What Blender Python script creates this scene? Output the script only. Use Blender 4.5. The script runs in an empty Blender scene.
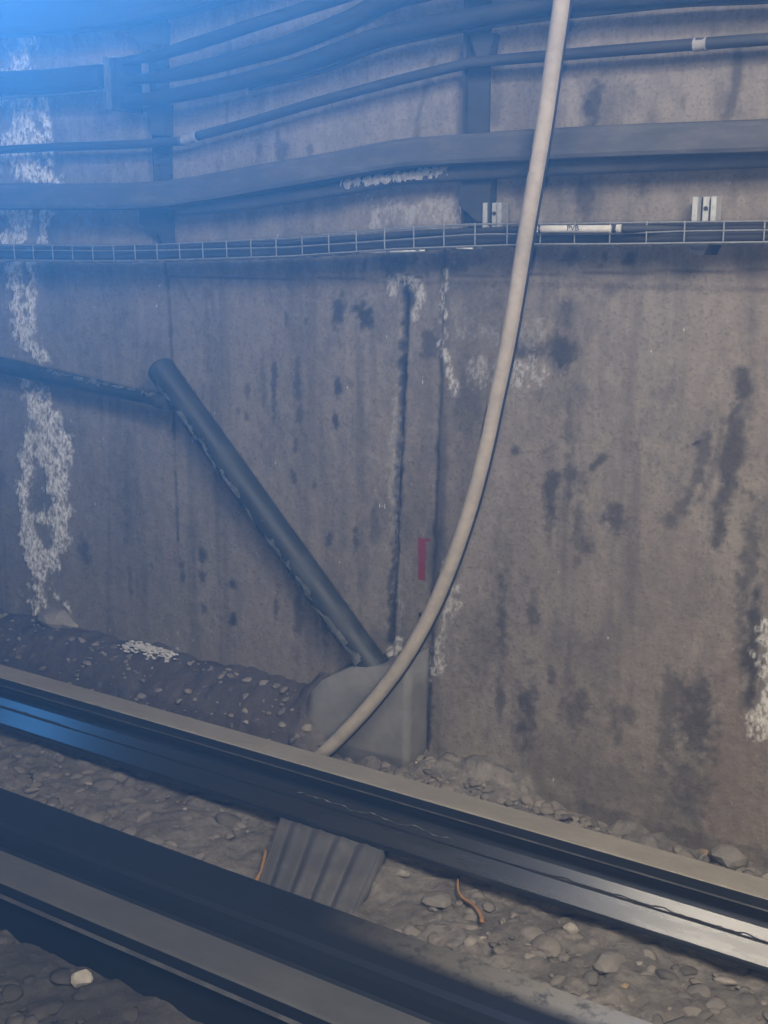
import bpy, bmesh, random
import numpy as np
from math import sin, cos, tan, radians, pi, sqrt, atan2
from mathutils import Vector, Matrix, noise as mnoise

random.seed(7)
rng = np.random.default_rng(11)
S = bpy.context.scene
COL = S.collection

# ------------------------------------------------------------------ camera
F_PX, PITCH, YAW, EYE = 1200.0, 13.0, 32.76, 1.8
cam_d = bpy.data.cameras.new('camera')
cam_d.sensor_fit = 'VERTICAL'; cam_d.sensor_height = 36.0; cam_d.lens = 36.0 * F_PX / 1024
cam_d.clip_start = 0.05; cam_d.clip_end = 60
cam = bpy.data.objects.new('camera', cam_d); COL.objects.link(cam)
cam.location = (0, 0, EYE)
cam.rotation_euler = (radians(90 - PITCH), 0, radians(YAW))
S.camera = cam

# ------------------------------------------------------------------ light, haze, exposure
S.view_settings.view_transform = 'Standard'
S.view_settings.look = 'None'
S.view_settings.gamma = 1.0
S.view_settings.exposure = 0.0
S.view_settings.use_curve_mapping = False
HAZE_DENSITY, HAZE_G = 0.026, 0.78
BLUE_POS, BLUE_W = (-2.95, 1.70, 3.70), 9400.0
world = bpy.data.worlds.new('tunnel_air'); S.world = world; world.use_nodes = True
wn = world.node_tree.nodes; wn.clear()
wo = wn.new('ShaderNodeOutputWorld')
wb = wn.new('ShaderNodeBackground'); wb.inputs[0].default_value = (0.02, 0.02, 0.022, 1); wb.inputs[1].default_value = 1
world.node_tree.links.new(wb.outputs[0], wo.inputs[0])
wv = wn.new('ShaderNodeVolumeScatter'); wv.inputs['Color'].default_value = (1, 1, 1, 1)
wv.inputs['Density'].default_value = HAZE_DENSITY; wv.inputs['Anisotropy'].default_value = HAZE_G
world.node_tree.links.new(wv.outputs[0], wo.inputs[1])


def area_light(name, loc, target, sx, sy, watts, color):
    d = bpy.data.lights.new(name, 'AREA'); d.shape = 'RECTANGLE'; d.size = sx; d.size_y = sy
    d.energy = watts; d.color = color
    o = bpy.data.objects.new(name, d); COL.objects.link(o); o.location = loc
    o.rotation_euler = (Vector(target) - Vector(loc)).to_track_quat('-Z', 'Y').to_euler()
    return o


area_light('overhead_fill', (1.05, 0.35, 3.5), (0.2, 3.0, 0.3), 1.5, 1.2, 222, (1.0, 0.885, 0.715))  # unseen soft overhead light added to brighten wall and ballast
area_light('foot_glint_light', (-1.7, 0.5, 3.95), (-1.5, 2.6, 0.2), 1.3, 0.35, 45, (1.0, 0.90, 0.76))  # unseen lamp placed to put a highlight on the rail foot
# stands in for the camera flash, set a step behind the viewer, a little to the left
area_light('camera_flash', (0.48, -1.46, 1.62), (-0.6, 3.0, 1.0), 0.07, 0.07, 66, (1.0, 0.89, 0.72))
for nm, loc, tgt, watts, half in (('blue_veil_light', BLUE_POS, (0.5, -0.5, 2.5), BLUE_W, 56), ('blue_glint_light', (-6.4, 1.2, 2.7), (-3.4, 2.8, 0.2), 30, 22)):  # unseen blue spots added for the haze veil and the left rail glint
    bl = bpy.data.lights.new(nm, 'SPOT'); bl.energy = watts; bl.color = (0.075, 0.37, 1.0); bl.shadow_soft_size = 0.12
    bl.spot_size = radians(2 * half); bl.spot_blend = 1.0
    blo = bpy.data.objects.new(nm, bl); COL.objects.link(blo); blo.location = loc
    blo.rotation_euler = (Vector(tgt) - Vector(loc)).to_track_quat('-Z', 'Y').to_euler()

# ------------------------------------------------------------------ where a photo point lies in the room
_t, _a = radians(PITCH), radians(YAW)
_f = (-sin(_a) * cos(_t), cos(_a) * cos(_t), -sin(_t)); _r = (cos(_a), sin(_a), 0)
_u = (-sin(_a) * sin(_t), cos(_a) * sin(_t), cos(_t))


def _ray(x, y):
    u = (x - 384) / F_PX; v = (512 - y) / F_PX
    return [_f[i] + u * _r[i] + v * _u[i] for i in range(3)]


def at(x, y, Y):
    d = _ray(x, y); k = Y / d[1]
    return Vector((d[0] * k, Y, EYE + d[2] * k))


def onz(x, y, z):
    d = _ray(x, y); k = (z - EYE) / d[2]
    return Vector((d[0] * k, d[1] * k, z))


WALL = 3.25

# ------------------------------------------------------------------ materials
def new_mat(name):
    m = bpy.data.materials.new(name); m.use_nodes = True
    nt = m.node_tree; b = nt.nodes['Principled BSDF']
    return m, nt, b


def nd(nt, kind, **kw):
    n = nt.nodes.new(kind)
    for k, v in kw.items():
        if k in n.inputs.keys():
            n.inputs[k].default_value = v
        else:
            setattr(n, k, v)
    return n


def link(nt, a, b):
    nt.links.new(a, b)


def coords(nt, scale=(1, 1, 1)):
    tc = nd(nt, 'ShaderNodeTexCoord')
    mp = nd(nt, 'ShaderNodeMapping'); mp.inputs['Scale'].default_value = scale
    link(nt, tc.outputs['Object'], mp.inputs['Vector'])
    return mp.outputs['Vector']


def fac_noise(nt, vec, scale, detail=6, rough=0.6, lo=0.35, hi=0.65):
    n = nd(nt, 'ShaderNodeTexNoise'); n.inputs['Scale'].default_value = scale
    n.inputs['Detail'].default_value = detail; n.inputs['Roughness'].default_value = rough
    link(nt, vec, n.inputs['Vector'])
    r = nd(nt, 'ShaderNodeMapRange'); r.inputs['From Min'].default_value = lo; r.inputs['From Max'].default_value = hi
    r.interpolation_type = 'SMOOTHSTEP'
    link(nt, n.outputs['Fac'], r.inputs['Value'])
    return r.outputs['Result'], n.outputs['Fac']


def mix(nt, fac, a, b, mode='MIX'):
    m = nd(nt, 'ShaderNodeMix'); m.data_type = 'RGBA'; m.blend_type = mode
    for sock, v in ((m.inputs['Factor'], fac), (m.inputs['A'], a), (m.inputs['B'], b)):
        pass
    F = m.inputs[0]; A = m.inputs[6]; B = m.inputs[7]
    for sock, v in ((F, fac), (A, a), (B, b)):
        if hasattr(v, 'is_linked'):
            link(nt, v, sock)
        elif isinstance(v, (tuple, list)):
            sock.default_value = (*v[:3], 1)
        else:
            sock.default_value = v
    return m.outputs[2]


def math(nt, op, a, b=None, clamp=False):
    m = nd(nt, 'ShaderNodeMath'); m.operation = op; m.use_clamp = clamp
    for i, v in enumerate((a, b)):
        if v is None: continue
        if hasattr(v, 'is_linked'): link(nt, v, m.inputs[i])
        else: m.inputs[i].default_value = v
    return m.outputs[0]


def bump(nt, b, h, strength=0.4, dist=0.01):
    n = nd(nt, 'ShaderNodeBump'); n.inputs['Strength'].default_value = strength; n.inputs['Distance'].default_value = dist
    link(nt, h, n.inputs['Height']); link(nt, n.outputs['Normal'], b.inputs['Normal'])


def dusty(name, base, dust, rough=0.6, metal=0.0, scale=14, lo=0.42, hi=0.7, stretch=(1, 1, 1), bmp=0.25, spec=0.5):
    m, nt, b = new_mat(name)
    v = coords(nt, stretch)
    f, raw = fac_noise(nt, v, scale, 7, 0.65, lo, hi)
    f2, raw2 = fac_noise(nt, v, scale * 6, 4, 0.6, 0.4, 0.75)
    c = mix(nt, f, base, dust)
    c = mix(nt, math(nt, 'MULTIPLY', f2, 0.30), c, tuple(x * 0.55 for x in dust))
    link(nt, c, b.inputs['Base Color'])
    b.inputs['Metallic'].default_value = metal
    r = math(nt, 'MULTIPLY_ADD', f, 0.3); r.node.inputs[2].default_value = rough
    link(nt, math(nt, 'MINIMUM', r, 0.95), b.inputs['Roughness'])
    b.inputs['Specular IOR Level'].default_value = spec
    bump(nt, b, raw2, bmp, 0.004)
    return m


M = {}
M['cable'] = dusty('black_cable_rubber', (0.014, 0.014, 0.016), (0.035, 0.034, 0.034), 0.6, 0, 9, 0.45, 0.75, (1, 4, 4))
M['duct'] = dusty('grey_dusty_duct', (0.058, 0.058, 0.062), (0.105, 0.102, 0.10), 0.75, 0, 7, 0.4, 0.7, (1, 3, 3))
M['conduit'] = dusty('dark_conduit', (0.026, 0.026, 0.030), (0.055, 0.053, 0.052), 0.65, 0, 9, 0.45, 0.75, (1, 4, 4))
M['post'] = dusty('dark_painted_steel', (0.026, 0.027, 0.030), (0.055, 0.055, 0.055), 0.65, 0.0, 8)
M['pale'] = dusty('pale_plastic', (0.52, 0.50, 0.46), (0.40, 0.38, 0.35), 0.5, 0, 10)
M['cap'] = dusty('dusty_grey_plastic', (0.26, 0.25, 0.24), (0.19, 0.185, 0.18), 0.7, 0, 10)
M['galv'] = dusty('galvanised_steel', (0.50, 0.50, 0.48), (0.38, 0.37, 0.35), 0.45, 0.35, 12)
M['wire'] = dusty('zinc_wire', (0.24, 0.245, 0.25), (0.18, 0.175, 0.165), 0.5, 0.3, 20)
M['ink'] = dusty('black_ink', (0.03, 0.03, 0.03), (0.05, 0.05, 0.05), 0.7)
M['hose'] = dusty('beige_hose', (0.36, 0.31, 0.25), (0.27, 0.24, 0.20), 0.8, 0, 6, 0.4, 0.75, (1, 1, 1), 0.2)
M['matt_black'] = dusty('matt_black_finish', (0.008, 0.008, 0.008), (0.015, 0.015, 0.015), 0.8)
M['pipe'] = dusty('grimy_steel_pipe', (0.024, 0.027, 0.027), (0.06, 0.063, 0.06), 0.55, 0.1, 7, 0.45, 0.7)
M['pipe_dust'] = dusty('lime_dust_on_pipe', (0.15, 0.155, 0.145), (0.30, 0.30, 0.28), 0.9, 0, 30)
M['lime'] = dusty('white_lime_crust', (0.60, 0.58, 0.55), (0.38, 0.37, 0.35), 0.9, 0, 40, 0.4, 0.7, (1, 1, 1), 0.8)
M['block'] = dusty('footing_concrete', (0.165, 0.157, 0.142), (0.22, 0.21, 0.19), 0.92, 0, 5, 0.35, 0.7, (1, 1, 1), 0.35)
M['steel'] = dusty('dark_glossy_rail_steel', (0.012, 0.014, 0.017), (0.026, 0.027, 0.028), 0.32, 0.0, 10, 0.5, 0.8, (0.25, 1, 1), 0.12, 0.8)
M['foot'] = dusty('worn_rail_foot', (0.10, 0.097, 0.09), (0.115, 0.11, 0.10), 0.25, 0.8, 5, 0.5, 0.95, (0.15, 1, 1), 0.05, 0.5)
M['edge'] = dusty('worn_steel_edge', (0.10, 0.10, 0.10), (0.13, 0.125, 0.12), 0.4, 0.5, 12)
M['dusttop'] = dusty('sandy_dust_on_steel', (0.21, 0.19, 0.155), (0.255, 0.23, 0.19), 0.95, 0, 9, 0.35, 0.7, (0.4, 1, 1), 0.3)
M['beam'] = dusty('dark_guard_beam', (0.010, 0.012, 0.016), (0.018, 0.019, 0.021), 0.62, 0, 6, 0.5, 0.85, (0.2, 1, 1), 0.08, 0.22)
def dust_on_beam():
    m = M['beam']; nt = m.node_tree; b = nt.nodes['Principled BSDF']
    src = b.inputs['Base Color'].links[0].from_socket
    tc = nd(nt, 'ShaderNodeTexCoord'); sx = nd(nt, 'ShaderNodeSeparateXYZ'); link(nt, tc.outputs['Object'], sx.inputs[0])
    fx = nd(nt, 'ShaderNodeMapRange'); fx.inputs['From Min'].default_value = 0.45; fx.inputs['From Max'].default_value = 1.15; link(nt, sx.outputs['X'], fx.inputs['Value'])
    fy = nd(nt, 'ShaderNodeMapRange'); fy.inputs['From Min'].default_value = 0.055; fy.inputs['From Max'].default_value = 0.10; link(nt, sx.outputs['Y'], fy.inputs['Value'])
    n, raw = fac_noise(nt, coords(nt), 30, 6, 0.7, 0.3, 0.6)
    k = math(nt, 'MULTIPLY', math(nt, 'MULTIPLY', fx.outputs[0], fy.outputs[0]), math(nt, 'ADD', n, 0.3, True))
    link(nt, mix(nt, k, src, (0.21, 0.19, 0.155)), b.inputs['Base Color'])


dust_on_beam()
M['ledge'] = dusty('dusty_beam_ledge', (0.058, 0.058, 0.056), (0.075, 0.073, 0.069), 0.9, 0, 9, 0.35, 0.7, (0.4, 1, 1), 0.3)
M['rib'] = dusty('ribbed_grey_iron', (0.085, 0.083, 0.083), (0.125, 0.12, 0.115), 0.85, 0, 9)
M['stone'] = dusty('dusty_ballast_stone', (0.18, 0.163, 0.140), (0.25, 0.227, 0.195), 0.95, 0, 6, 0.35, 0.65, (1, 1, 1), 0.5)
M['stone_pale'] = dusty('pale_stone', (0.34, 0.31, 0.26), (0.26, 0.235, 0.20), 0.95, 0, 16, 0.35, 0.65, (1, 1, 1), 0.5)
M['ochre'] = dusty('ochre_stone', (0.36, 0.25, 0.13), (0.27, 0.20, 0.12), 0.95, 0, 16, 0.35, 0.65, (1, 1, 1), 0.5)
M['rust'] = dusty('orange_rusty_wire', (0.38, 0.20, 0.075), (0.27, 0.16, 0.08), 0.85, 0, 30)


# ------------------------------------------------------------------ builders
def tag(o, label=None, cat=None, group=None, kind=None):
    if label: o['label'] = label
    if cat: o['category'] = cat
    if group: o['group'] = group
    if kind: o['kind'] = kind
    return o


def thing(name, loc, label, cat, group=None):
    o = bpy.data.objects.new(name, None); COL.objects.link(o)
    o.empty_display_size = 0.05; o.location = loc
    return tag(o, label, cat, group)


def world_loc(o):
    v = Vector(o.location)
    while o.parent:
        o = o.parent; v += o.location
    return v


def obj(name, bm, mats, parent=None, smooth=False, origin=None, bevel=0.0):
    if bevel > 0:
        bmesh.ops.bevel(bm, geom=[e for e in bm.edges if len(e.link_faces) == 2 and e.calc_face_angle(0) > 0.5],
                        offset=bevel, segments=2, affect='EDGES', profile=0.6)
    bmesh.ops.recalc_face_normals(bm, faces=bm.faces)
    base = world_loc(parent) if parent else Vector((0, 0, 0))
    org = Vector(origin) if origin is not None else base
    bm.transform(Matrix.Translation(-org))
    me = bpy.data.meshes.new(name); bm.to_mesh(me); bm.free()
    for m in (mats if isinstance(mats, (list, tuple)) else [mats]): me.materials.append(m)
    if smooth:
        for p in me.polygons: p.use_smooth = True
    o = bpy.data.objects.new(name, me); COL.objects.link(o)
    o.location = org - base if parent else org
    if parent: o.parent = parent
    return o


def box(bm, x0, x1, y0, y1, z0, z1):
    vs = [bm.verts.new((x, y, z)) for x in (x0, x1) for y in (y0, y1) for z in (z0, z1)]
    for f in ((0, 1, 3, 2), (4, 6, 7, 5), (0, 4, 5, 1), (2, 3, 7, 6), (0, 2, 6, 4), (1, 5, 7, 3)):
        bm.faces.new([vs[i] for i in f])
    return vs


def catmull(pts, n=6):
    P = [Vector(p) for p in pts]; out = []
    for i in range(len(P) - 1):
        p0 = P[max(i - 1, 0)]; p1 = P[i]; p2 = P[i + 1]; p3 = P[min(i + 2, len(P) - 1)]
        for k in range(n):
            t = k / n
            out.append(0.5 * ((2 * p1) + (p2 - p0) * t + (2 * p0 - 5 * p1 + 4 * p2 - p3) * t * t + (3 * p1 - p0 - 3 * p2 + p3) * t ** 3))
    out.append(P[-1]); return out


def tube(bm, pts, r, seg=12, sx=1.0, sy=1.0):
    """round (or oval) sweep; r is a number or one per point"""
    pts = [Vector(p) for p in pts]; n = len(pts); rings = []
    rr = r if isinstance(r, (list, tuple)) else [r] * n
    for i, p in enumerate(pts):
        d = (pts[min(i + 1, n - 1)] - pts[max(i - 1, 0)]).normalized()
        ref = Vector((0, 1, 0)) if abs(d.y) < 0.9 else Vector((0, 0, 1))
        a = d.cross(ref).normalized(); b = d.cross(a).normalized()
        rings.append([bm.verts.new(p + a * cos(2 * pi * k / seg) * rr[i] * sx + b * sin(2 * pi * k / seg) * rr[i] * sy) for k in range(seg)])
    for i in range(n - 1):
        for k in range(seg):
            bm.faces.new((rings[i][k], rings[i][(k + 1) % seg], rings[i + 1][(k + 1) % seg], rings[i + 1][k]))
    bm.faces.new(rings[0]); bm.faces.new(rings[-1])


def sweep_x(bm, prof, xs, mat_of=None, offs=None):
    """closed (y,z) profile swept along the track"""
    rings = []
    for j, x in enumerate(xs):
        dy, dz = offs[j] if offs else (0, 0)
        rings.append([bm.verts.new((x, y + dy, z + dz)) for y, z in prof])
    m = len(prof)
    for j in range(len(xs) - 1):
        for k in range(m):
            f = bm.faces.new((rings[j][k], rings[j][(k + 1) % m], rings[j + 1][(k + 1) % m], rings[j + 1][k]))
            if mat_of: f.material_index = mat_of[k]
    bm.faces.new(rings[0]); bm.faces.new(rings[-1])


def prism(bm, poly, y0, y1, shrink=1.0):
    """(x,z) outline pushed from y0 to y1"""
    a = [bm.verts.new((x, y0, z)) for x, z in poly]; b = [bm.verts.new((x, y1, z)) for x, z in poly]
    n = len(poly)
    bm.faces.new(a); bm.faces.new(b)
    for i in range(n): bm.faces.new((a[i], a[(i + 1) % n], b[(i + 1) % n], b[i]))


# ------------------------------------------------------------------ numpy noise
def vnoise(x, y, seed):
    xi = np.floor(x).astype(np.int64); yi = np.floor(y).astype(np.int64)
    fx = x - xi; fy = y - yi; fx = fx * fx * (3 - 2 * fx); fy = fy * fy * (3 - 2 * fy)

    def h(a, b):
        n = (a * 374761393 + b * 668265263 + seed * 974711) & 0x7fffffff
        n = ((n ^ (n >> 13)) * 1274126177) & 0x7fffffff
        n = n ^ (n >> 16)
        return (n & 0xffff) / 65535.0
    return (h(xi, yi) * (1 - fx) + h(xi + 1, yi) * fx) * (1 - fy) + (h(xi, yi + 1) * (1 - fx) + h(xi + 1, yi + 1) * fx) * fy


def fbm(x, y, seed, octv=4):
    s = 0; a = 0.5; t = 0
    for i in range(octv):
        s = s + a * vnoise(x * 2 ** i, y * 2 ** i, seed + i * 17); t += a; a *= 0.55
    return s / t


def sstep(x, a, b):
    t = np.clip((x - a) / (b - a), 0, 1); return t * t * (3 - 2 * t)


# ------------------------------------------------------------------ wall
def wx(px, py): 
    p = at(px, py, WALL); return p.x, p.z


def build_wall():
    xs = np.concatenate([np.arange(-9, -4.5, 0.06), np.arange(-4.5, -0.72, 0.008), np.arange(-0.72, 1.6, 0.05)])
    zs = np.concatenate([np.arange(-0.3, 0.0, 0.04), np.arange(0.0, 2.72, 0.008), np.arange(2.72, 4.3, 0.06)])
    X, Z = np.meshgrid(xs, zs)
    dark = np.zeros_like(X); lime = np.zeros_like(X); brown = np.zeros_like(X)
    wob = fbm(X * 30, Z * 30, 3, 4) - 0.5
    wob2 = fbm(X * 14, Z * 9, 5, 4) - 0.5
    fine = fbm(X * 70, Z * 70, 9, 3)

    def streak(pts, w, amt, layer, soft=0.7, rough=1.3):
        """band of half width w (pixels) along photo points"""
        Pt = [wx(*p) for p in pts]
        d = np.full_like(X, 9.0)
        if len(Pt) == 1: Pt = Pt * 2
        for (ax, az), (bx, bz) in zip(Pt[:-1], Pt[1:]):
            L = (bx - ax) ** 2 + (bz - az) ** 2 + 1e-9
            t = np.clip(((X - ax) * (bx - ax) + (Z - az) * (bz - az)) / L, 0, 1)
            d = np.minimum(d, np.hypot(X - ax - t * (bx - ax), Z - az - t * (bz - az)))
        ws = w * 0.0033
        k = d / ws + rough * (wob * 1.6 + wob2 + 0.8 * (fine - 0.5))
        m = amt * (1 - sstep(k, 1 - soft, 1 + soft))
        np.maximum(layer, m, out=layer)

    def smear(px, py, hw, hh, amt, layer, rough=1.1):
        cx, cz = wx(px, py); 
        k = np.sqrt(((X - cx) / (hw * 0.0037)) ** 2 + ((Z - cz) / (hh * 0.0031)) ** 2) + rough * (wob * 1.6 + wob2 + 1.2 * (fine - 0.5))
        np.maximum(layer, amt * (1 - sstep(k, 0.35, 1.5)), out=layer)

    # dark tie holes, drips and smears, left panel
    for px, py, hw, hh, a in (
            (338, 312, 7, 16, .75), (362, 313, 9, 15, .8), (286, 320, 3, 9, .6), (307, 321, 4, 8, .6), (298, 375, 4, 28, .6), (300, 412, 4, 20, .6),
            (338, 391, 4, 11, .75), (336, 420, 3, 9, .75), (296, 447, 4, 10, .75), (294, 476, 4, 9, .7), (315, 485, 3, 5, .7),
            (330, 540, 5, 10, .7), (356, 546, 4, 14, .65), (204, 555, 5, 7, .7), (202, 577, 4, 8, .65), (233, 585, 5, 8, .75), (233, 617, 5, 8, .75),
            (276, 605, 4, 22, .6), (298, 615, 6, 26, .55), (325, 628, 4, 18, .5), (248, 391, 4, 8, .5), (246, 415, 4, 8, .5), (238, 412, 3, 6, .5),
            (274, 390, 3, 38, .65), (263, 380, 3, 30, .35), (182, 575, 4, 14, .6), (153, 568, 5, 8, .5), (85, 550, 9, 12, .55), (345, 545, 3, 6, .4), (204, 610, 3, 6, .5),
            (285, 150, 6, 12, .6), (259, 150, 4, 10, .55), (311, 149, 3, 7, .5), (130, 580, 3, 20, .4), (110, 560, 3, 30, .3),
            (375, 530, 4, 20, .35), (352, 385, 5, 10, .35), (412, 300, 6, 10, .7), (396, 260, 30, 14, .55), (430, 340, 12, 18, .6), (445, 265, 28, 14, .5)):
        smear(px, py, hw, hh, a, dark)
    # right panel
    for px, py, hw, hh, a in (
            (532, 348, 14, 14, .6), (562, 350, 16, 13, .65), (575, 259, 8, 14, .5), (606, 257, 5, 10, .6), (631, 259, 6, 11, .65), (534, 255, 5, 10, .4),
            (612, 290, 4, 5, .4), (568, 315, 5, 16, .45), (517, 451, 5, 7, .6), (554, 490, 7, 38, .65), (571, 478, 6, 32, .6), (570, 420, 4, 30, .45), (585, 545, 10, 12, .5), (580, 520, 5, 40, .4),
            (615, 517, 9, 15, .6), (630, 512, 6, 12, .4), (504, 608, 5, 36, .55), (534, 615, 6, 20, .55), (529, 705, 10, 32, .6), (501, 700, 4, 26, .5),
            (579, 708, 10, 28, .5), (616, 722, 8, 26, .4), (669, 720, 9, 45, .45), (697, 720, 15, 40, .6), (690, 775, 14, 40, .45), (553, 675, 4, 8, .5), (630, 715, 5, 8, .4),
            (520, 190, 6, 14, .3), (586, 203, 8, 24, .55), (560, 200, 5, 16, .35), (642, 190, 4, 10, .4), (597, 105, 8, 24, .65), (650, 130, 4, 14, .3), (683, 100, 3, 6, .35),
            (750, 560, 8, 60, .5), (528, 580, 3, 6, .3), (600, 660, 20, 30, .18), (480, 640, 20, 40, .25), (600, 780, 70, 28, .22)):
        smear(px, py, hw, hh, a, dark)
    streak([(744, 375), (741, 415), (733, 450), (725, 490), (718, 545)], 7, .65, dark)
    streak([(724, 420), (715, 470), (700, 500)], 4, .35, dark)
    streak([(708, 440), (702, 468), (688, 498), (674, 519)], 6, .5, dark)
    streak([(594, 467), (605, 456)], 2.5, .6, dark); streak([(684, 448), (700, 441)], 1.6, .8, dark)
    streak([(757, 590), (754, 640), (752, 700)], 7, .7, dark)
    streak([(740, 45), (735, 90), (727, 120)], 4, .5, dark)
    # joints and drip lines
    streak([(408, 278), (404, 330), (400, 420), (396, 520), (390, 640)], 4.6, .85, dark, 0.5, 1.3)
    streak([(446, 250), (445, 330), (443, 420), (440, 520), (434, 640), (428, 740)], 7, .55, dark, 0.8, 0.8)
    streak([(441, 430), (437, 560)], 2, .7, dark)
    streak([(432, 650), (427, 745)], 6, .75, dark)
    streak([(428, 300), (424, 420), (420, 560)], 20, .28, dark, 0.9)
    streak([(480, 270), (470, 330), (462, 420)], 14, .25, dark, 0.9)
    streak([(166, 260), (171, 330), (174, 420), (178, 540)], 2.0, .6, dark, 0.7)
    streak([(178, 280), (205, 330), (203, 400)], 1.5, .3, dark)
    streak([(206, 290), (208, 370)], 4, .3, dark); streak([(128, 430), (126, 540)], 4, .3, dark); streak([(110, 440), (108, 600)], 2, .25, dark)
    streak([(170, 277), (280, 279), (400, 277), (470, 276), (600, 273), (768, 270)], 1.2, .5, dark, 0.6, 1.2)
    streak([(435, 60), (418, 120), (418, 180)], 3, .35, dark); streak([(500, 40), (497, 120)], 5, .35, dark)
    streak([(230, 40), (228, 120)], 3, .25, dark)
    # general drips
    dr = sstep(fbm(X * 16, Z * 1.1, 31, 4), 0.55, 0.8) * 0.35
    dark = np.maximum(dark, dr * (0.4 + 0.6 * fbm(X * 4, Z * 3, 41)))
    # lime runs
    def limerun(pts, w, a=1.0, thr=0.45):
        w = w * (1.3 if pts[0][0] < 80 else 1.0)
        t = np.zeros_like(X); streak(pts, w, 1.0, t, 0.6, 1.7)
        br = sstep(fbm(X * 75, Z * 22, 57, 5) + (t - 0.5) * 0.6, thr - 0.06, thr + 0.22)
        np.maximum(lime, t * br * a, out=lime)
    limerun([(25, 40), (18, 75), (5, 90)], 13)
    limerun([(15, 90), (30, 105), (22, 135), (45, 150)], 14)
    limerun([(45, 100), (48, 130)], 5)
    limerun([(10, 150), (28, 165), (50, 180)], 13); limerun([(14, 210), (22, 225), (15, 250)], 12); limerun([(48, 212), (44, 235)], 6, .7)
    limerun([(18, 262), (15, 300), (25, 335), (42, 355)], 10); limerun([(32, 262), (30, 320)], 5)
    limerun([(25, 380), (38, 405), (52, 425), (58, 450)], 13, 1, .36); limerun([(30, 440), (24, 490), (28, 520), (30, 560)], 9)
    limerun([(48, 440), (58, 480), (60, 540), (52, 560)], 10); limerun([(28, 515), (58, 520)], 8); limerun([(35, 545), (40, 580), (38, 605)], 10); limerun([(50, 590), (70, 610)], 4)
    limerun([(34, 400), (48, 430), (46, 452)], 17, .8, .36)
    limerun([(392, 290), (402, 280), (418, 283), (421, 300), (414, 316)], 6, .42, .52)
    limerun([(446, 275), (444, 340), (450, 375), (458, 395)], 4, .5, .56)
    limerun([(482, 370), (500, 385), (515, 372), (540, 372)], 12, .36, .58)
    limerun([(448, 560), (455, 600), (440, 640), (430, 680)], 9, .4, .60)
    limerun([(774, 630), (772, 690), (762, 730)], 11, .55, .50)
    limerun([(380, 210), (460, 215), (458, 240)], 14, .2, .5); limerun([(395, 400), (393, 480), (400, 660)], 6, .14, .5); limerun([(470, 330), (540, 335)], 10, .15, .6)
    limerun([(392, 660), (398, 640)], 5, .6, .45)
    # sparse flecks
    # brown staining lower right
    for px, py, hw, hh, a in ((735, 760, 24, 110, .9), (650, 590, 60, 80, .5), (620, 640, 90, 120, .4), (600, 760, 60, 40, .35), (760, 300, 40, 120, .35)):
        smear(px, py, hw, hh, a, brown, 1.2)
    # relief: cracked joint, step between the two pours, board marks, lime thickness
    disp = 0.006 * (fbm(X * 5, Z * 3, 81) - 0.5) + 0.004 * (fbm(X * 40, Z * 40, 83) - 0.5)
    jx = np.interp(Z, [0, 0.5, 1.0, 1.4, 1.7], [wx(390, 690)[0], wx(391, 620)[0], wx(397, 480)[0], wx(403, 340)[0], wx(407, 285)[0]])
    jw = (Z < 1.62) * np.exp(-((X - jx - wob * 0.02) / 0.011) ** 2)
    disp += 0.018 * jw
    sx_ = np.interp(Z, [0, 1.8, 2.6], [wx(428, 745)[0], wx(447, 250)[0], wx(452, 30)[0]])
    disp += -0.010 * sstep(X - sx_ - wob * 0.015, -0.004, 0.004) * (Z < 1.80)
    hz = wx(300, 279)[1] - 0.00
    disp += -0.006 * sstep(Z, hz - 0.004, hz + 0.004)
    disp -= 0.006 * sstep(lime, 0.1, 0.9) * (0.2 + 1.2 * fine)
    Yv = WALL + disp
    n, m = X.shape
    co = np.stack([X, Yv, Z], -1).reshape(-1, 3).astype(np.float32)
    idx = np.arange(n * m).reshape(n, m)
    q = np.stack([idx[:-1, :-1], idx[:-1, 1:], idx[1:, 1:], idx[1:, :-1]], -1).reshape(-1, 4)
    me = bpy.data.meshes.new('wall_back')
    me.vertices.add(n * m); me.vertices.foreach_set('co', co.ravel())
    me.loops.add(q.size); me.loops.foreach_set('vertex_index', q.ravel().astype(np.int32))
    me.polygons.add(len(q)); me.polygons.foreach_set('loop_start', np.arange(0, q.size, 4, dtype=np.int32))
    me.update(calc_edges=True); me.validate()
    me.polygons.foreach_set('use_smooth', np.ones(len(q), dtype=bool))
    ca = me.color_attributes.new('marks', 'FLOAT_COLOR', 'POINT')
    ca.data.foreach_set('color', np.stack([dark, lime, brown, np.ones_like(dark)], -1).reshape(-1).astype(np.float32))
    o = bpy.data.objects.new('wall_back', me); COL.objects.link(o); o['kind'] = 'structure'
    # material
    mt, nt, b = new_mat('stained_tunnel_concrete')
    at_ = nd(nt, 'ShaderNodeAttribute'); at_.attribute_name = 'marks'
    sp = nd(nt, 'ShaderNodeSeparateColor'); link(nt, at_.outputs['Color'], sp.inputs[0])
    v = coords(nt); vs = coords(nt, (5, 1, 0.7)); vt = coords(nt, (1.7, 1, 1))
    big, _ = fac_noise(nt, v, 1.6, 5, 0.6, 0.3, 0.7)
    strk, _ = fac_noise(nt, vs, 2.2, 6, 0.65, 0.35, 0.7)
    mot, mraw = fac_noise(nt, vt, 16, 7, 0.7, 0.40, 0.68)
    spk, sraw = fac_noise(nt, v, 90, 4, 0.6, 0.5, 0.72)
    c = mix(nt, big, (0.176, 0.153, 0.126), (0.222, 0.194, 0.161))
    c = mix(nt, math(nt, 'MULTIPLY', strk, 0.42), c, (0.112, 0.103, 0.095))
    c = mix(nt, math(nt, 'MULTIPLY', mot, 0.50), c, (0.275, 0.238, 0.194))
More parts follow.
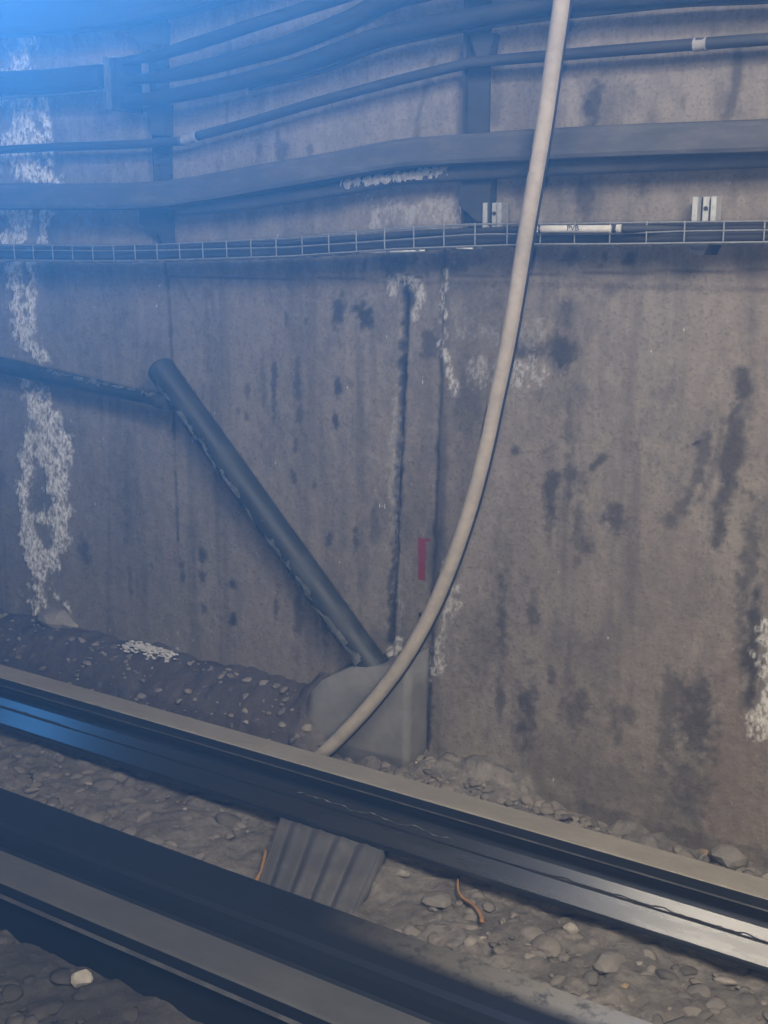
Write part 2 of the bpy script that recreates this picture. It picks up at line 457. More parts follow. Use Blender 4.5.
    gr, _ = fac_noise(nt, coords(nt, (1.5, 1, 0.8)), 4.5, 8, 0.72, 0.50, 0.68)
    c = mix(nt, math(nt, 'MULTIPLY', gr, 0.68), c, (0.098, 0.091, 0.086))
    c = mix(nt, math(nt, 'MULTIPLY', spk, 0.55), c, (0.075, 0.069, 0.064))
    c = mix(nt, math(nt, 'MULTIPLY', sp.outputs[2], 0.75), c, (0.160, 0.128, 0.106))
    dk = math(nt, 'MULTIPLY', sp.outputs[0], math(nt, 'MULTIPLY_ADD', mraw, 0.9)); dk.node.inputs[1].default_value = 1
    mm = math(nt, 'ADD', mraw, 0.55, True)
    dk = math(nt, 'MULTIPLY', sp.outputs[0], mm)
    c = mix(nt, math(nt, 'MULTIPLY', dk, 1.15, True), c, (0.028, 0.028, 0.031))
    brk, _ = fac_noise(nt, coords(nt, (1.5, 1, 0.8)), 60, 6, 0.75, 0.36, 0.60)
    lm = math(nt, 'MULTIPLY', sp.outputs[1], brk, True)
    flk, _ = fac_noise(nt, coords(nt, (1.6, 1, 0.7)), 42, 3, 0.5, 0.735, 0.77)
    lm = math(nt, 'MAXIMUM', lm, math(nt, 'MULTIPLY', flk, 0.5))
    c = mix(nt, lm, c, (0.80, 0.78, 0.73))
    # red paint mark: an upright bar with a short flag at its top
    tc = nd(nt, 'ShaderNodeTexCoord'); sx = nd(nt, 'ShaderNodeSeparateXYZ'); link(nt, tc.outputs['Object'], sx.inputs[0])
    wb_ = math(nt, 'MULTIPLY', math(nt, 'SUBTRACT', mraw, 0.5), 0.02)
    xx = math(nt, 'ADD', sx.outputs['X'], wb_); zz = math(nt, 'ADD', sx.outputs['Z'], wb_)

    def rect(p0, p1):
        (x0, z1), (x1, z0) = wx(*p0), wx(*p1)
        a = math(nt, 'MULTIPLY', math(nt, 'GREATER_THAN', xx, x0), math(nt, 'LESS_THAN', xx, x1))
        d = math(nt, 'MULTIPLY', math(nt, 'GREATER_THAN', zz, z0), math(nt, 'LESS_THAN', zz, z1))
        return math(nt, 'MULTIPLY', a, d)
    red = math(nt, 'MAXIMUM', rect((418, 537), (425.5, 581)), rect((418, 537), (430, 542)))
    c = mix(nt, math(nt, 'MULTIPLY', red, 0.88), c, (0.20, 0.02, 0.028))
    link(nt, c, b.inputs['Base Color']); b.inputs['Roughness'].default_value = 0.9
    b.inputs['Specular IOR Level'].default_value = 0.25
    bump(nt, b, math(nt, 'ADD', mraw, math(nt, 'MULTIPLY', sraw, 0.7)), 0.42, 0.009)
    me.materials.append(mt)
    return o


build_wall()

# ------------------------------------------------------------------ floor
BASE = -0.03


def ground_h(X, Y):
    bank = sstep(-X, 2.12, 2.34) * sstep(Y, 2.90, 3.25) * 0.22
    strip = 0.05 * sstep(Y, 2.84, 2.95) + 0.07 * sstep(Y, 2.95, 3.18) * sstep(X, -2.2, -2.05) * (1 - sstep(X, -1.75, -1.2))
    return BASE + bank + strip


def front_shade(nt, c):
    """darkens the colour for the shade in front of the guard beam"""
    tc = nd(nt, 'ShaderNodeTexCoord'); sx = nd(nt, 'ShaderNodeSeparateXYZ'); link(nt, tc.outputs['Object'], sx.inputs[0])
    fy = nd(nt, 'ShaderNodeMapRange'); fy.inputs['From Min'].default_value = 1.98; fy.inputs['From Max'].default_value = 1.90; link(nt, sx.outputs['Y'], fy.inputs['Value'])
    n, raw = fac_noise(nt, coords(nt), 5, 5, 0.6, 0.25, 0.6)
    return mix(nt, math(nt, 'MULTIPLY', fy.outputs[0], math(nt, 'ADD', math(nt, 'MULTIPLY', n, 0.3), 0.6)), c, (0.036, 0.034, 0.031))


def build_floor():
    xs = np.concatenate([np.arange(-9, -4.8, 0.06), np.arange(-4.8, -0.3, 0.014), np.arange(-0.3, 1.6, 0.06)])
    ys = np.arange(-1.0, 3.34, 0.014); ys = np.concatenate([np.arange(-1, 1.1, 0.1), np.arange(1.1, 3.34, 0.014)])
    X, Y = np.meshgrid(xs, ys)
    h = ground_h(X, Y) + 0.036 * (fbm(X * 7, Y * 7, 101, 4) - 0.5) + 0.034 * (fbm(X * 24, Y * 24, 111, 4) - 0.5)
    h += 0.05 * sstep(Y, 3.05, 3.22) * (X > -2.4) * sstep(fbm(X * 9, Y * 9, 115, 3), 0.35, 0.7)
    n, m = X.shape
    co = np.stack([X, Y, h], -1).reshape(-1, 3).astype(np.float32)
    idx = np.arange(n * m).reshape(n, m)
    q = np.stack([idx[:-1, :-1], idx[:-1, 1:], idx[1:, 1:], idx[1:, :-1]], -1).reshape(-1, 4)
    me = bpy.data.meshes.new('floor')
    me.vertices.add(n * m); me.vertices.foreach_set('co', co.ravel())
    me.loops.add(q.size); me.loops.foreach_set('vertex_index', q.ravel().astype(np.int32))
    me.polygons.add(len(q)); me.polygons.foreach_set('loop_start', np.arange(0, q.size, 4, dtype=np.int32))
    me.update(calc_edges=True); me.validate()
    me.polygons.foreach_set('use_smooth', np.ones(len(q), dtype=bool))
    bk = sstep(-X, 2.1, 2.4) * sstep(Y, 2.86, 2.95)
    ca = me.color_attributes.new('marks', 'FLOAT_COLOR', 'POINT')
    ca.data.foreach_set('color', np.stack([bk, bk, bk, np.ones_like(bk)], -1).reshape(-1).astype(np.float32))
    o = bpy.data.objects.new('floor', me); COL.objects.link(o); o['kind'] = 'structure'
    mt, nt, b = new_mat('dust_caked_track_bed')
    v = coords(nt)
    at_ = nd(nt, 'ShaderNodeAttribute'); at_.attribute_name = 'marks'
    sp = nd(nt, 'ShaderNodeSeparateColor'); link(nt, at_.outputs['Color'], sp.inputs[0])
    f1, r1 = fac_noise(nt, v, 7, 6, 0.65, 0.35, 0.65)
    f2, r2 = fac_noise(nt, v, 45, 5, 0.65, 0.4, 0.7)
    f3, r3 = fac_noise(nt, v, 28, 3, 0.5, 0.66, 0.72)
    c = mix(nt, f1, (0.140, 0.126, 0.108), (0.225, 0.203, 0.174))
    c = mix(nt, math(nt, 'MULTIPLY', f2, 0.5), c, (0.070, 0.065, 0.060))
    c = mix(nt, math(nt, 'MULTIPLY', sp.outputs[0], 0.80), c, (0.060, 0.050, 0.050))
    c = mix(nt, math(nt, 'MULTIPLY', f3, 0.30), c, (0.26, 0.235, 0.20))
    c = front_shade(nt, c)  # shade before the guard beam, painted into the colour
    link(nt, c, b.inputs['Base Color']); b.inputs['Roughness'].default_value = 0.95; b.inputs['Specular IOR Level'].default_value = 0.2
    bump(nt, b, math(nt, 'ADD', r2, r1), 0.6, 0.015)
    me.materials.append(mt)
    return o


build_floor()


# ------------------------------------------------------------------ the two steel lines along the track
def build_rail():
    yc = 2.8125; top = 0.20
    half = [(-0.0465, top - 0.004), (-0.0480, top - 0.030), (-0.0492, 0.1655), (-0.044, 0.156), (-0.014, 0.146), (-0.012, 0.126),
            (-0.0135, 0.115), (-0.022, 0.103), (-0.042, 0.083), (-0.0445, 0.0805), (-0.0455, 0.0745), (-0.084, 0.0375), (-0.087, 0.030), (-0.086, 0.020)]
    #  0 head side  1 head side  2 lower head edge ...
    left = half
    right = [(-y, z) for y, z in reversed(half)]
    prof = [(yc + 0.043, top), (yc - 0.043, top)] + [(yc + y, z) for y, z in left] + [(yc + y, z) for y, z in right]
    L = len(left)
    mats = [2]                                   # head top
    mats += [2]                                  # rounded shoulder
    mats += [0, 3, 0, 0, 0, 0, 0, 1, 1, 0, 1, 0, 0]      # along the near side
    mats += [0]                                  # underside
    mats += [0] * (len(prof) - len(mats))
    bm = bmesh.new(); xs = np.linspace(-9, 1.6, 90)
    sweep_x(bm, prof, xs, mats)
    r = thing('rail', (-2, yc, 0.02), 'far steel rail with a sandy dusted top, running along the wall above the rubble', 'rail')
    obj('rail_body', bm, [M['steel'], M['foot'], M['dusttop'], M['edge']], r, smooth=False)
    # chalky run-off along the web
    for (a, bnd, name) in (((300, 803), (455, 848), 'chalk_line'),):
        bm = bmesh.new(); pts = []
        for i in range(60):
            t = i / 59
            x = at(a[0], a[1], yc - 0.02).x * (1 - t) + at(bnd[0], bnd[1], yc - 0.02).x * t
            z = 0.093 + 0.007 * (mnoise.noise(Vector((x * 14, 0, 3))) + 0.5 * mnoise.noise(Vector((x * 40, 2, 3))))
            yy = yc - (0.022 + 0.103 - z) - 0.0012
            pts.append(Vector((x, yy, z)))
        rr = [0.0002 + 0.0034 * max(0, mnoise.noise(Vector((i * 0.45, 7, 1))) + 0.08) for i in range(60)]
        tube(bm, pts, rr, 6)
        o = obj(name, bm, M['pipe_dust'], r, smooth=True); tag(o, 'pale chalky run-off on the dark web')
    # peeled black paint along the foot shoulder
    for nm, x0, x1 in (('peeled_paint', -3.62, -3.12), ('peeled_paint', -1.30, -0.62)):
        bm = bmesh.new(); n = 90; up = []; dn = []
        for i in range(n + 1):
            t = i / n; x = x0 + (x1 - x0) * t
            w = 0.0015 + 0.007 * max(0, mnoise.noise(Vector((x * 18, 4, 2)))) + 0.003 * max(0, mnoise.noise(Vector((x * 70, 1, 2))))
            w *= min(1, t * 8, (1 - t) * 8)
            up.append((x, yc - 0.0447, 0.0805, w)); 
        prev = None
        for (x, y, z, w) in up:
            q = [bm.verts.new((x, y + w * 1.0, z + w * 0.80 + 0.0012)), bm.verts.new((x, y - 0.0030, z - 0.004)), bm.verts.new((x, y - 0.0022, z - 0.0042)), bm.verts.new((x, y + w * 1.0 + 0.001, z + w * 0.80 - 0.0003))]
            if prev:
                for k in range(4): bm.faces.new((prev[k], prev[(k + 1) % 4], q[(k + 1) % 4], q[k]))
            prev = q
        o = obj(nm, bm, M['matt_black'], r); tag(o, 'torn strip of black paint along the rail foot')


build_rail()


def build_guard():
    prof = [(2.149, 0.200), (2.060, 0.1985), (2.020, 0.194), (2.004, 0.186), (1.996, 0.165), (1.990, 0.137), (1.982, 0.130),
            (1.880, 0.127), (1.873, 0.123), (1.872, 0.092), (1.868, 0.086), (1.866, 0.0835), (1.870, 0.081), (1.880, 0.070), (1.884, -0.05), (2.149, -0.05)]
    mats = [0, 0, 0, 0, 0, 0, 1, 1, 0, 2, 2, 0, 0, 0, 0, 0]
    bm = bmesh.new(); sweep_x(bm, prof, np.linspace(-9, 1.6, 80), mats)
    g = thing('guard_beam', (-2, 2.0, -0.05), 'wide dark stepped guard beam nearest the viewer, with a dusty grey ledge', 'beam')
    obj('beam_body', bm, [M['beam'], M['ledge'], M['edge']], g)


build_guard()


# ------------------------------------------------------------------ ribbed pedestal under the rail
def build_pedestal():
    p = thing('ribbed_pedestal', (-1.9, 2.6, -0.05), 'grey ribbed rail pedestal flaring out of the ballast under the far rail', 'pedestal')
    A0 = onz(277, 818, 0.020); B0 = onz(378, 852, 0.020); A1 = onz(260, 884, -0.02); B1 = onz(352, 914, -0.02)
    A0.y = B0.y = 2.76
    ext = 0.35
    A1 = A0 + (A1 - A0) * (1 + ext); B1 = B0 + (B1 - B0) * (1 + ext)
    A1.z = B1.z = -0.045
    nu, nv = 64, 14
    bm = bmesh.new(); g = []
    for j in range(nv + 1):
        t = j / nv; row = []
        for i in range(nu + 1):
            s = i / nu
            P = (A0 * (1 - s) + B0 * s) * (1 - t) + (A1 * (1 - s) + B1 * s) * t
            rib = 0.5 + 0.5 * cos(2 * pi * (s * 4.5 + 0.12))
            P = P + Vector((0, 0, 0.034 * rib ** 0.7 * (0.35 + 0.65 * t ** 0.5) + 0.02 * (1 - t) ** 2 - 0.004))
            if P.y > 2.72: P.z = min(P.z, 0.0195)
            row.append(P)
        g.append(row)
    V = [[bm.verts.new(q) for q in row] for row in g]
    W = [[bm.verts.new((q.x, q.y, -0.07)) for q in row] for row in g]
    for j in range(nv):
        for i in range(nu):
            bm.faces.new((V[j][i], V[j][i + 1], V[j + 1][i + 1], V[j + 1][i]))
            bm.faces.new((W[j][i], W[j + 1][i], W[j + 1][i + 1], W[j][i + 1]))
    for i in range(nu):
        bm.faces.new((V[0][i], W[0][i], W[0][i + 1], V[0][i + 1])); bm.faces.new((V[nv][i], V[nv][i + 1], W[nv][i + 1], W[nv][i]))
    for j in range(nv):
        bm.faces.new((V[j][0], V[j + 1][0], W[j + 1][0], W[j][0])); bm.faces.new((V[j][nu], W[j][nu], W[j + 1][nu], V[j + 1][nu]))
    obj('ribbed_skirt', bm, M['rib'], p, smooth=True)


build_pedestal()


# ------------------------------------------------------------------ concrete footing
def build_footing():
    front = [(304, 727), (311, 692), (322, 680), (345, 670), (386, 667), (408, 660), (406, 757), (370, 757), (330, 748)]
    Yf = 3.12
    P = [at(x, y, Yf) for x, y in front]
    zmin = min(p.z for p in P) - 0.06
    poly = [(p.x, p.z) for p in P]
    # down into the ground
    poly[-2] = (poly[-2][0], zmin); poly[-1] = (poly[-1][0], zmin + 0.0); poly[-3] = (poly[-3][0], zmin)
    bm = bmesh.new()
    prism(bm, poly, Yf, WALL + 0.02)
    bmesh.ops.bevel(bm, geom=[e for e in bm.edges if len(e.link_faces) == 2 and e.calc_face_angle(0) > 0.3], offset=0.02, segments=3, affect='EDGES')
    bmesh.ops.triangulate(bm, faces=bm.faces)
    bmesh.ops.subdivide_edges(bm, edges=[e for e in bm.edges if e.calc_length() > 0.06], cuts=3, use_grid_fill=True)
    for v in bm.verts:
        nz = mnoise.noise(v.co * 9); v.co += Vector((0.3, 0.6, 0.4)) * 0.010 * nz + Vector((0, 1, 0)) * 0.004 * mnoise.noise(v.co * 40)
    o = obj('footing', bm, M['block'], None, smooth=True, origin=(-2.1, 3.15, 0))
    tag(o, 'lumpy grey concrete footing at the wall base, under the slanting pipe', 'footing')
    return o


build_footing()


# ------------------------------------------------------------------ slanting pipe and the side pipe
def dust_patch(name, parent, a, b, r, ang0, ang1, t0, t1, seed, thr=0.0, side=-1, mat='pipe_dust'):
    """thin ragged crust lying on a pipe between a and b"""
    d = (b - a).normalized(); u = Vector((0, -1, 0)); u = (u - d * u.dot(d)).normalized(); w = d.cross(u).normalized()
    if w.z * side < 0: w = -w          # angles run from the face towards the room (0) round to the chosen flank (90)
    bm = bmesh.new(); nu, nt_ = 16, 140; V = {}
    for j in range(nt_ + 1):
        for i in range(nu + 1):
            t = t0 + (t1 - t0) * j / nt_; s = i / nu
            an = radians(ang0 + (ang1 - ang0) * s)
            edge = min(s, 1 - s) * 2
            p = a + (b - a) * t
            q = Vector((t * 22, s * 1.6, seed))
            k = mnoise.noise(q) + 0.6 * mnoise.noise(q * 3.1) + edge * 0.9 - 0.55 - thr
            V[i, j] = (p + (u * cos(an) + w * sin(an)) * (r + 0.0015 + min(0.004, max(0, k) * 0.006)), k)
    vv = {}
    def gv(i, j):
        if (i, j) not in vv: vv[i, j] = bm.verts.new(V[i, j][0])
        return vv[i, j]
    for j in range(nt_):
        for i in range(nu):
            if (V[i, j][1] + V[i + 1, j][1] + V[i, j + 1][1] + V[i + 1, j + 1][1]) > 0:
                bm.faces.new((gv(i, j), gv(i + 1, j), gv(i + 1, j + 1), gv(i, j + 1)))
    ret = bmesh.ops.solidify(bm, geom=bm.faces[:], thickness=0.0008)
    return obj(name, bm, M[mat], parent, smooth=True)


def build_pipes():
    r = 0.050; Y = 3.188
    a = at(160, 368, Y); b = at(380, 676, Y)
    p = thing('drain_pipe', b, 'thick grimy pipe slanting down the wall to the concrete footing', 'pipe')
    bm = bmesh.new(); n = 30
    d = (b - a).normalized()
    pts = [a - d * 0.012, a] + [a + (b - a) * (i / n) for i in range(1, n + 1)]
    tube(bm, pts, [r * 0.8, r] + [r] * n, 28)
    obj('pipe_body', bm, M['pipe'], p, smooth=True)
    # lower left flank carries the pale crust
    for t0, t1, thr, sd in ((0.02, 0.98, 0.05, 1),):
        o = dust_patch('lime_crust', p, a, b, r, -22, 48, t0, t1, sd, thr); tag(o, 'pale lime dust on the left flank of the pipe')
    bm = bmesh.new()
    e = a + (b - a) * 0.985
    tube(bm, [e - d * 0.03, e - d * 0.03, e + d * 0.03, e + d * 0.03], [r, r * 1.16, r * 1.16, r], 28)
    obj('end_collar', bm, M['pipe'], p)
    # straps
    # side pipe
    A = at(-190, 318, 3.195); B0 = at(0, 365, 3.195); B = at(166, 402, 3.160)
    q = thing('side_pipe', B, 'thinner grey pipe running in from the left to the top of the slanting pipe', 'pipe')
    bm = bmesh.new(); pts = [A.lerp(B0, i / 8) for i in range(8)] + [B0.lerp(B, i / 12) for i in range(13)]
    rr = [0.036] * 8 + [0.034 - 0.012 * (i / 12) for i in range(13)]
    tube(bm, pts, rr, 20)
    obj('pipe_body', bm, M['pipe'], q, smooth=True)
    o = dust_patch('lime_crust', q, at(20, 369, 3.195), at(160, 400.5, 3.162), 0.0285, 10, 80, 0, 1, 5, 0.1, 1)
    tag(o, 'pale dust lying on the thinner pipe')
    bm = bmesh.new(); dd = (B - B0).normalized()
    tube(bm, [B - dd * 0.03, B - dd * 0.03, B + dd * 0.012, B + dd * 0.012], [0.022, 0.029, 0.029, 0.022], 20)
    obj('end_collar', bm, M['pipe'], q)


build_pipes()


# ------------------------------------------------------------------ support posts on the wall
def build_post(pxs, top_px, bot_px, label, gusset):
    (xl, xr) = pxs
    Y = 3.225
    tl = at(xl, top_px, Y); tr = at(xr, top_px, Y); bl_ = at(xl, bot_px, Y)
    x0, x1 = tl.x, tr.x; z0 = bl_.z; z1 = tl.z + 0.35
    p = thing('support_post', ((x0 + x1) / 2, Y, z0), label, 'post')
    bm = bmesh.new()
    prof = [(x0, 3.235), (x0, 3.205), (x0 + 0.006, 3.205), (x0 + 0.006, 3.229), (x1, 3.229), (x1, 3.235)]
    lo = [bm.verts.new((x, y, z0)) for x, y in prof]; hi = [bm.verts.new((x, y, z1)) for x, y in prof]
    bm.faces.new(lo); bm.faces.new(hi)
    for i in range(6): bm.faces.new((lo[i], lo[(i + 1) % 6], hi[(i + 1) % 6], hi[i]))
    obj('upright', bm, M['post'], p)
    for pts in gusset:
        bm = bmesh.new(); Pg = [at(x, y, 3.20) for x, y in pts]
        prism(bm, [(v.x, v.z) for v in Pg], 3.196, 3.236)
        obj('gusset_plate', bm, M['post'], p)
    return p


build_post((151, 165), 20, 256, 'dark upright cable post at the left, with the end of the upper cable bank', [
    [(139, 203), (167, 203), (167, 250), (158, 233), (140, 224)],
    [(122, 22), (163, 22), (163, 50), (146, 50)], [(140, 108), (166, 104), (166, 135), (152, 135), (152, 116)]])
build_post((467, 490), 30, 225, 'dark upright cable post near the middle, left of the hanging hose', [
    [(463, 168), (492, 165), (490, 222), (478, 222), (459, 205)], [(470, 35), (494, 33), (490, 60), (478, 60)]])


# ------------------------------------------------------------------ cables and ducts along the wall
def path(pts, Y, ext=True):
    P = [at(x, y, Y) for x, y in pts]
    if ext:
        d = (P[-1] - P[-2]).normalized(); P.append(P[-1] + d * 0.9)
        d = (P[0] - P[1]).normalized(); d.z = 0; P.insert(0, P[0] + d * 1.6)
    return P


def flat_sweep(bm, P, hh, hd, rnd=0.25):
    """rounded rectangle, half height hh (list or number), half depth hd, following P along the wall"""
    n = len(P); rings = []
    H = hh if isinstance(hh, list) else [hh] * n
    sh = [(-1, -1 + rnd), (-1 + rnd * .3, -1 + rnd * .3), (-1 + rnd, -1), (1 - rnd, -1), (1 - rnd * .3, -1 + rnd * .3), (1, -1 + rnd), (1, 1 - rnd), (1 - rnd * .3, 1 - rnd * .3), (1 - rnd, 1), (-1 + rnd, 1), (-1 + rnd * .3, 1 - rnd * .3), (-1, 1 - rnd)]
    for i, p in enumerate(P):
        rings.append([bm.verts.new((p.x, p.y + a * hd, p.z + b * H[i])) for a, b in sh])
    m = len(sh)
    for i in range(n - 1):
        for k in range(m): bm.faces.new((rings[i][k], rings[i][(k + 1) % m], rings[i + 1][(k + 1) % m], rings[i + 1][k]))
    bm.faces.new(rings[0]); bm.faces.new(rings[-1])


def px_r(px, x, y, Y):
    """half of a photo height px at that point, in metres"""
    return (at(x, y - px / 2, Y).z - at(x, y + px / 2, Y).z) / 2


# broad duct
Yd = 3.155
pts = [(0, 197), (80, 197), (150, 196), (200, 190), (270, 178), (340, 166), (400, 155), (450, 151), (520, 147), (620, 142), (768, 137)]
hts = [26, 26, 27, 27, 28, 28, 29, 30, 32, 33, 34]
P0 = path(pts, Yd); Hh = [px_r(h, x, y, Yd) for h, (x, y) in zip(hts, pts)]; Hh = [Hh[0]] + Hh + [Hh[-1]]
P = catmull([(*p[:2], p[2]) for p in P0], 4); Hs = list(np.interp(np.arange(len(P)) / 4, np.arange(len(Hh)), Hh))
bm = bmesh.new(); flat_sweep(bm, P, Hs, 0.045, 0.35)
t = thing('cable_duct', P0[5], 'broad grey dusty cable duct crossing the whole wall, above the wire tray', 'duct')
obj('duct_body', bm, M['duct'], t, smooth=False)
pts = [(170, 211), (250, 203), (340, 189), (400, 178), (455, 174), (520, 170), (620, 165), (768, 159)]
P = catmull(path(pts, 3.185, True)[1:], 5)
bm = bmesh.new(); tube(bm, P, 0.022, 14)
k = thing('power_cable', at(455, 174, 3.185), 'dusty cable tucked along the lower edge of the broad duct', 'cable')
obj('cable_sheath', bm, M['duct'], k, smooth=True)
o = dust_patch('lime_crust', k, at(345, 186.5, 3.183), at(452, 173, 3.183), 0.0235, -25, 70, 0, 1, 9, -0.35, 1, 'lime'); tag(o, 'whitish lime crust along part of the cable')

# conduit above it (two lengths, with couplings)
def conduit(name, pts, Y, r, label, mat, coupl, cat='conduit', ext=(True, True)):
    Pp = path(pts, Y); 
    if not ext[0]: Pp = Pp[1:]
    if not ext[1]: Pp = Pp[:-1]
    C = catmull(Pp, 6)
    t = thing(name, at(*pts[len(pts) // 2], Y), label, cat)
    bm = bmesh.new(); tube(bm, C, r, 14); obj('conduit_tube', bm, mat, t, smooth=True)
    for (x0, y0), (x1, y1), mt in coupl:
        a = at(x0, y0, Y); b = at(x1, y1, Y)
        bm = bmesh.new(); tube(bm, [a, a, a.lerp(b, .15), a.lerp(b, .2), a.lerp(b, .8), a.lerp(b, .85), b, b], [r, r * 1.12, r * 1.12, r * 1.05, r * 1.05, r * 1.12, r * 1.12, r], 16)
        c = obj('coupling', bm, mt, t, smooth=False); tag(c, 'pale coupling sleeve')
    return t


conduit('conduit', [(198, 136), (250, 122), (310, 104), (384, 84), (440, 70), (480, 62), (560, 55), (660, 47), (768, 39)], 3.186, 0.0155,
        'long dark conduit climbing across the upper wall between the cable bank and the broad duct', M['conduit'], [((694, 45), (707, 44), M['cap'])], ext=(False, True))
conduit('conduit', [(0, 150), (60, 147), (120, 145), (185, 141)], 3.186, 0.0150,
        'short dark conduit at the far left, crossing behind the left post', M['conduit'], [((183, 140.5), (197, 137), M['cap'])], ext=(True, False))

# upper bank of three cables clamped at the left post
Yc = 3.15
bank = [
    ('topmost of the three black cables in the upper bank', [(112, 63), (150, 57), (192, 45), (250, 26), (300, 10), (350, -6), (450, -40), (600, -62), (768, -80)], [9, 11, 14, 14, 14, 15, 16, 17, 18]),
    ('middle black cable of the upper bank, between two pale gaps', [(112, 81), (150, 78), (192, 71), (250, 56), (288, 45), (350, 20), (384, 2), (450, -14), (600, -34), (768, -52)], [9, 11, 16, 18, 20, 21, 21, 22, 22, 23]),
    ('lowest and thickest black cable of the upper bank', [(112, 102), (150, 99), (192, 92), (250, 79), (300, 65), (350, 47), (384, 36), (450, 22), (520, 10), (600, 1), (768, -10)], [11, 14, 16, 17, 18, 19, 20, 22, 20, 19, 20])]
for lab, pts, hts in bank:
    Pq = path(pts, Yc)[1:]; rr = [px_r(h, x, y, Yc) for h, (x, y) in zip(hts, pts)] + [px_r(hts[-1], *pts[-1], Yc)]
    C = catmull(Pq, 6); R = list(np.interp(np.arange(len(C)) / 6, np.arange(len(rr)), rr))
    bm = bmesh.new(); tube(bm, C, R, 14)
    t = thing('power_cable', at(*pts[3], Yc), lab, 'cable', 'upper bank of cables'); obj('cable_sheath', bm, M['cable'], t, smooth=True)
# pale strip drawing the lit lower edge of the bank
C = catmull(path([(250, 89), (320, 72), (384, 47), (450, 33), (520, 22), (600, 13), (680, 5), (768, 1)], 3.21)[1:], 6)
bm = bmesh.new(); tube(bm, C, 0.007, 10)
t = thing('lit_edge_strip', at(520, 22, 3.21), 'thin pale strip drawn as the lit lower edge of the upper bank of black cables', 'cable'); obj('cable_sheath', bm, M['duct'], t, smooth=True)  # no cable here, the sheath is only the strip for the lit edge

# clamp plate at the end of the bank
t = thing('cable_clamp', at(108, 82, Yc), 'pale edged clamp plate gripping the left end of the three black cables', 'clamp')
bm = bmesh.new(); a = at(105, 57, 3.10); b = at(109, 109, 3.10); box(bm, a.x, b.x, 3.09, 3.23, b.z, a.z); obj('end_plate', bm, M['duct'], t, bevel=0.003)
bm = bmesh.new(); a = at(110, 58, 3.11); b = at(118, 110, 3.11); box(bm, a.x, b.x, 3.11, 3.23, b.z, a.z); obj('spacer_block', bm, M['cable'], t, bevel=0.004)
# the flat bundle that goes on left of the clamp
pts = [(0, 84), (50, 82), (104, 77)]
Pq = path(pts, 3.16)[:-1]; bm = bmesh.new(); flat_sweep(bm, Pq, [px_r(24, 40, 84, 3.16)] * len(Pq), 0.035, 0.5)
t = thing('cable_bundle', at(50, 82, 3.16), 'flat dark cable bundle running left out of the clamp plate', 'cable'); obj('bundle_sheath', bm, M['cable'], t)
C = catmull(path([(0, 98), (50, 95), (104, 90)], 3.15)[:-1], 4); bm = bmesh.new(); tube(bm, C, 0.006, 10); obj('edge_wire', bm, M['duct'], t, smooth=True)
# topmost dark duct in the left corner
pts = [(0, 18), (60, 14), (125, 6), (200, -12), (300, -40)]
Pq = path(pts, 3.16); bm = bmesh.new(); flat_sweep(bm, Pq, [px_r(40, 40, 10, 3.16)] * len(Pq), 0.04, 0.4)
t = thing('cable_bundle', at(60, 14, 3.17), 'dark cable bundle in the upper left corner, above the clamp plate', 'cable'); obj('bundle_sheath', bm, M['cable'], t)


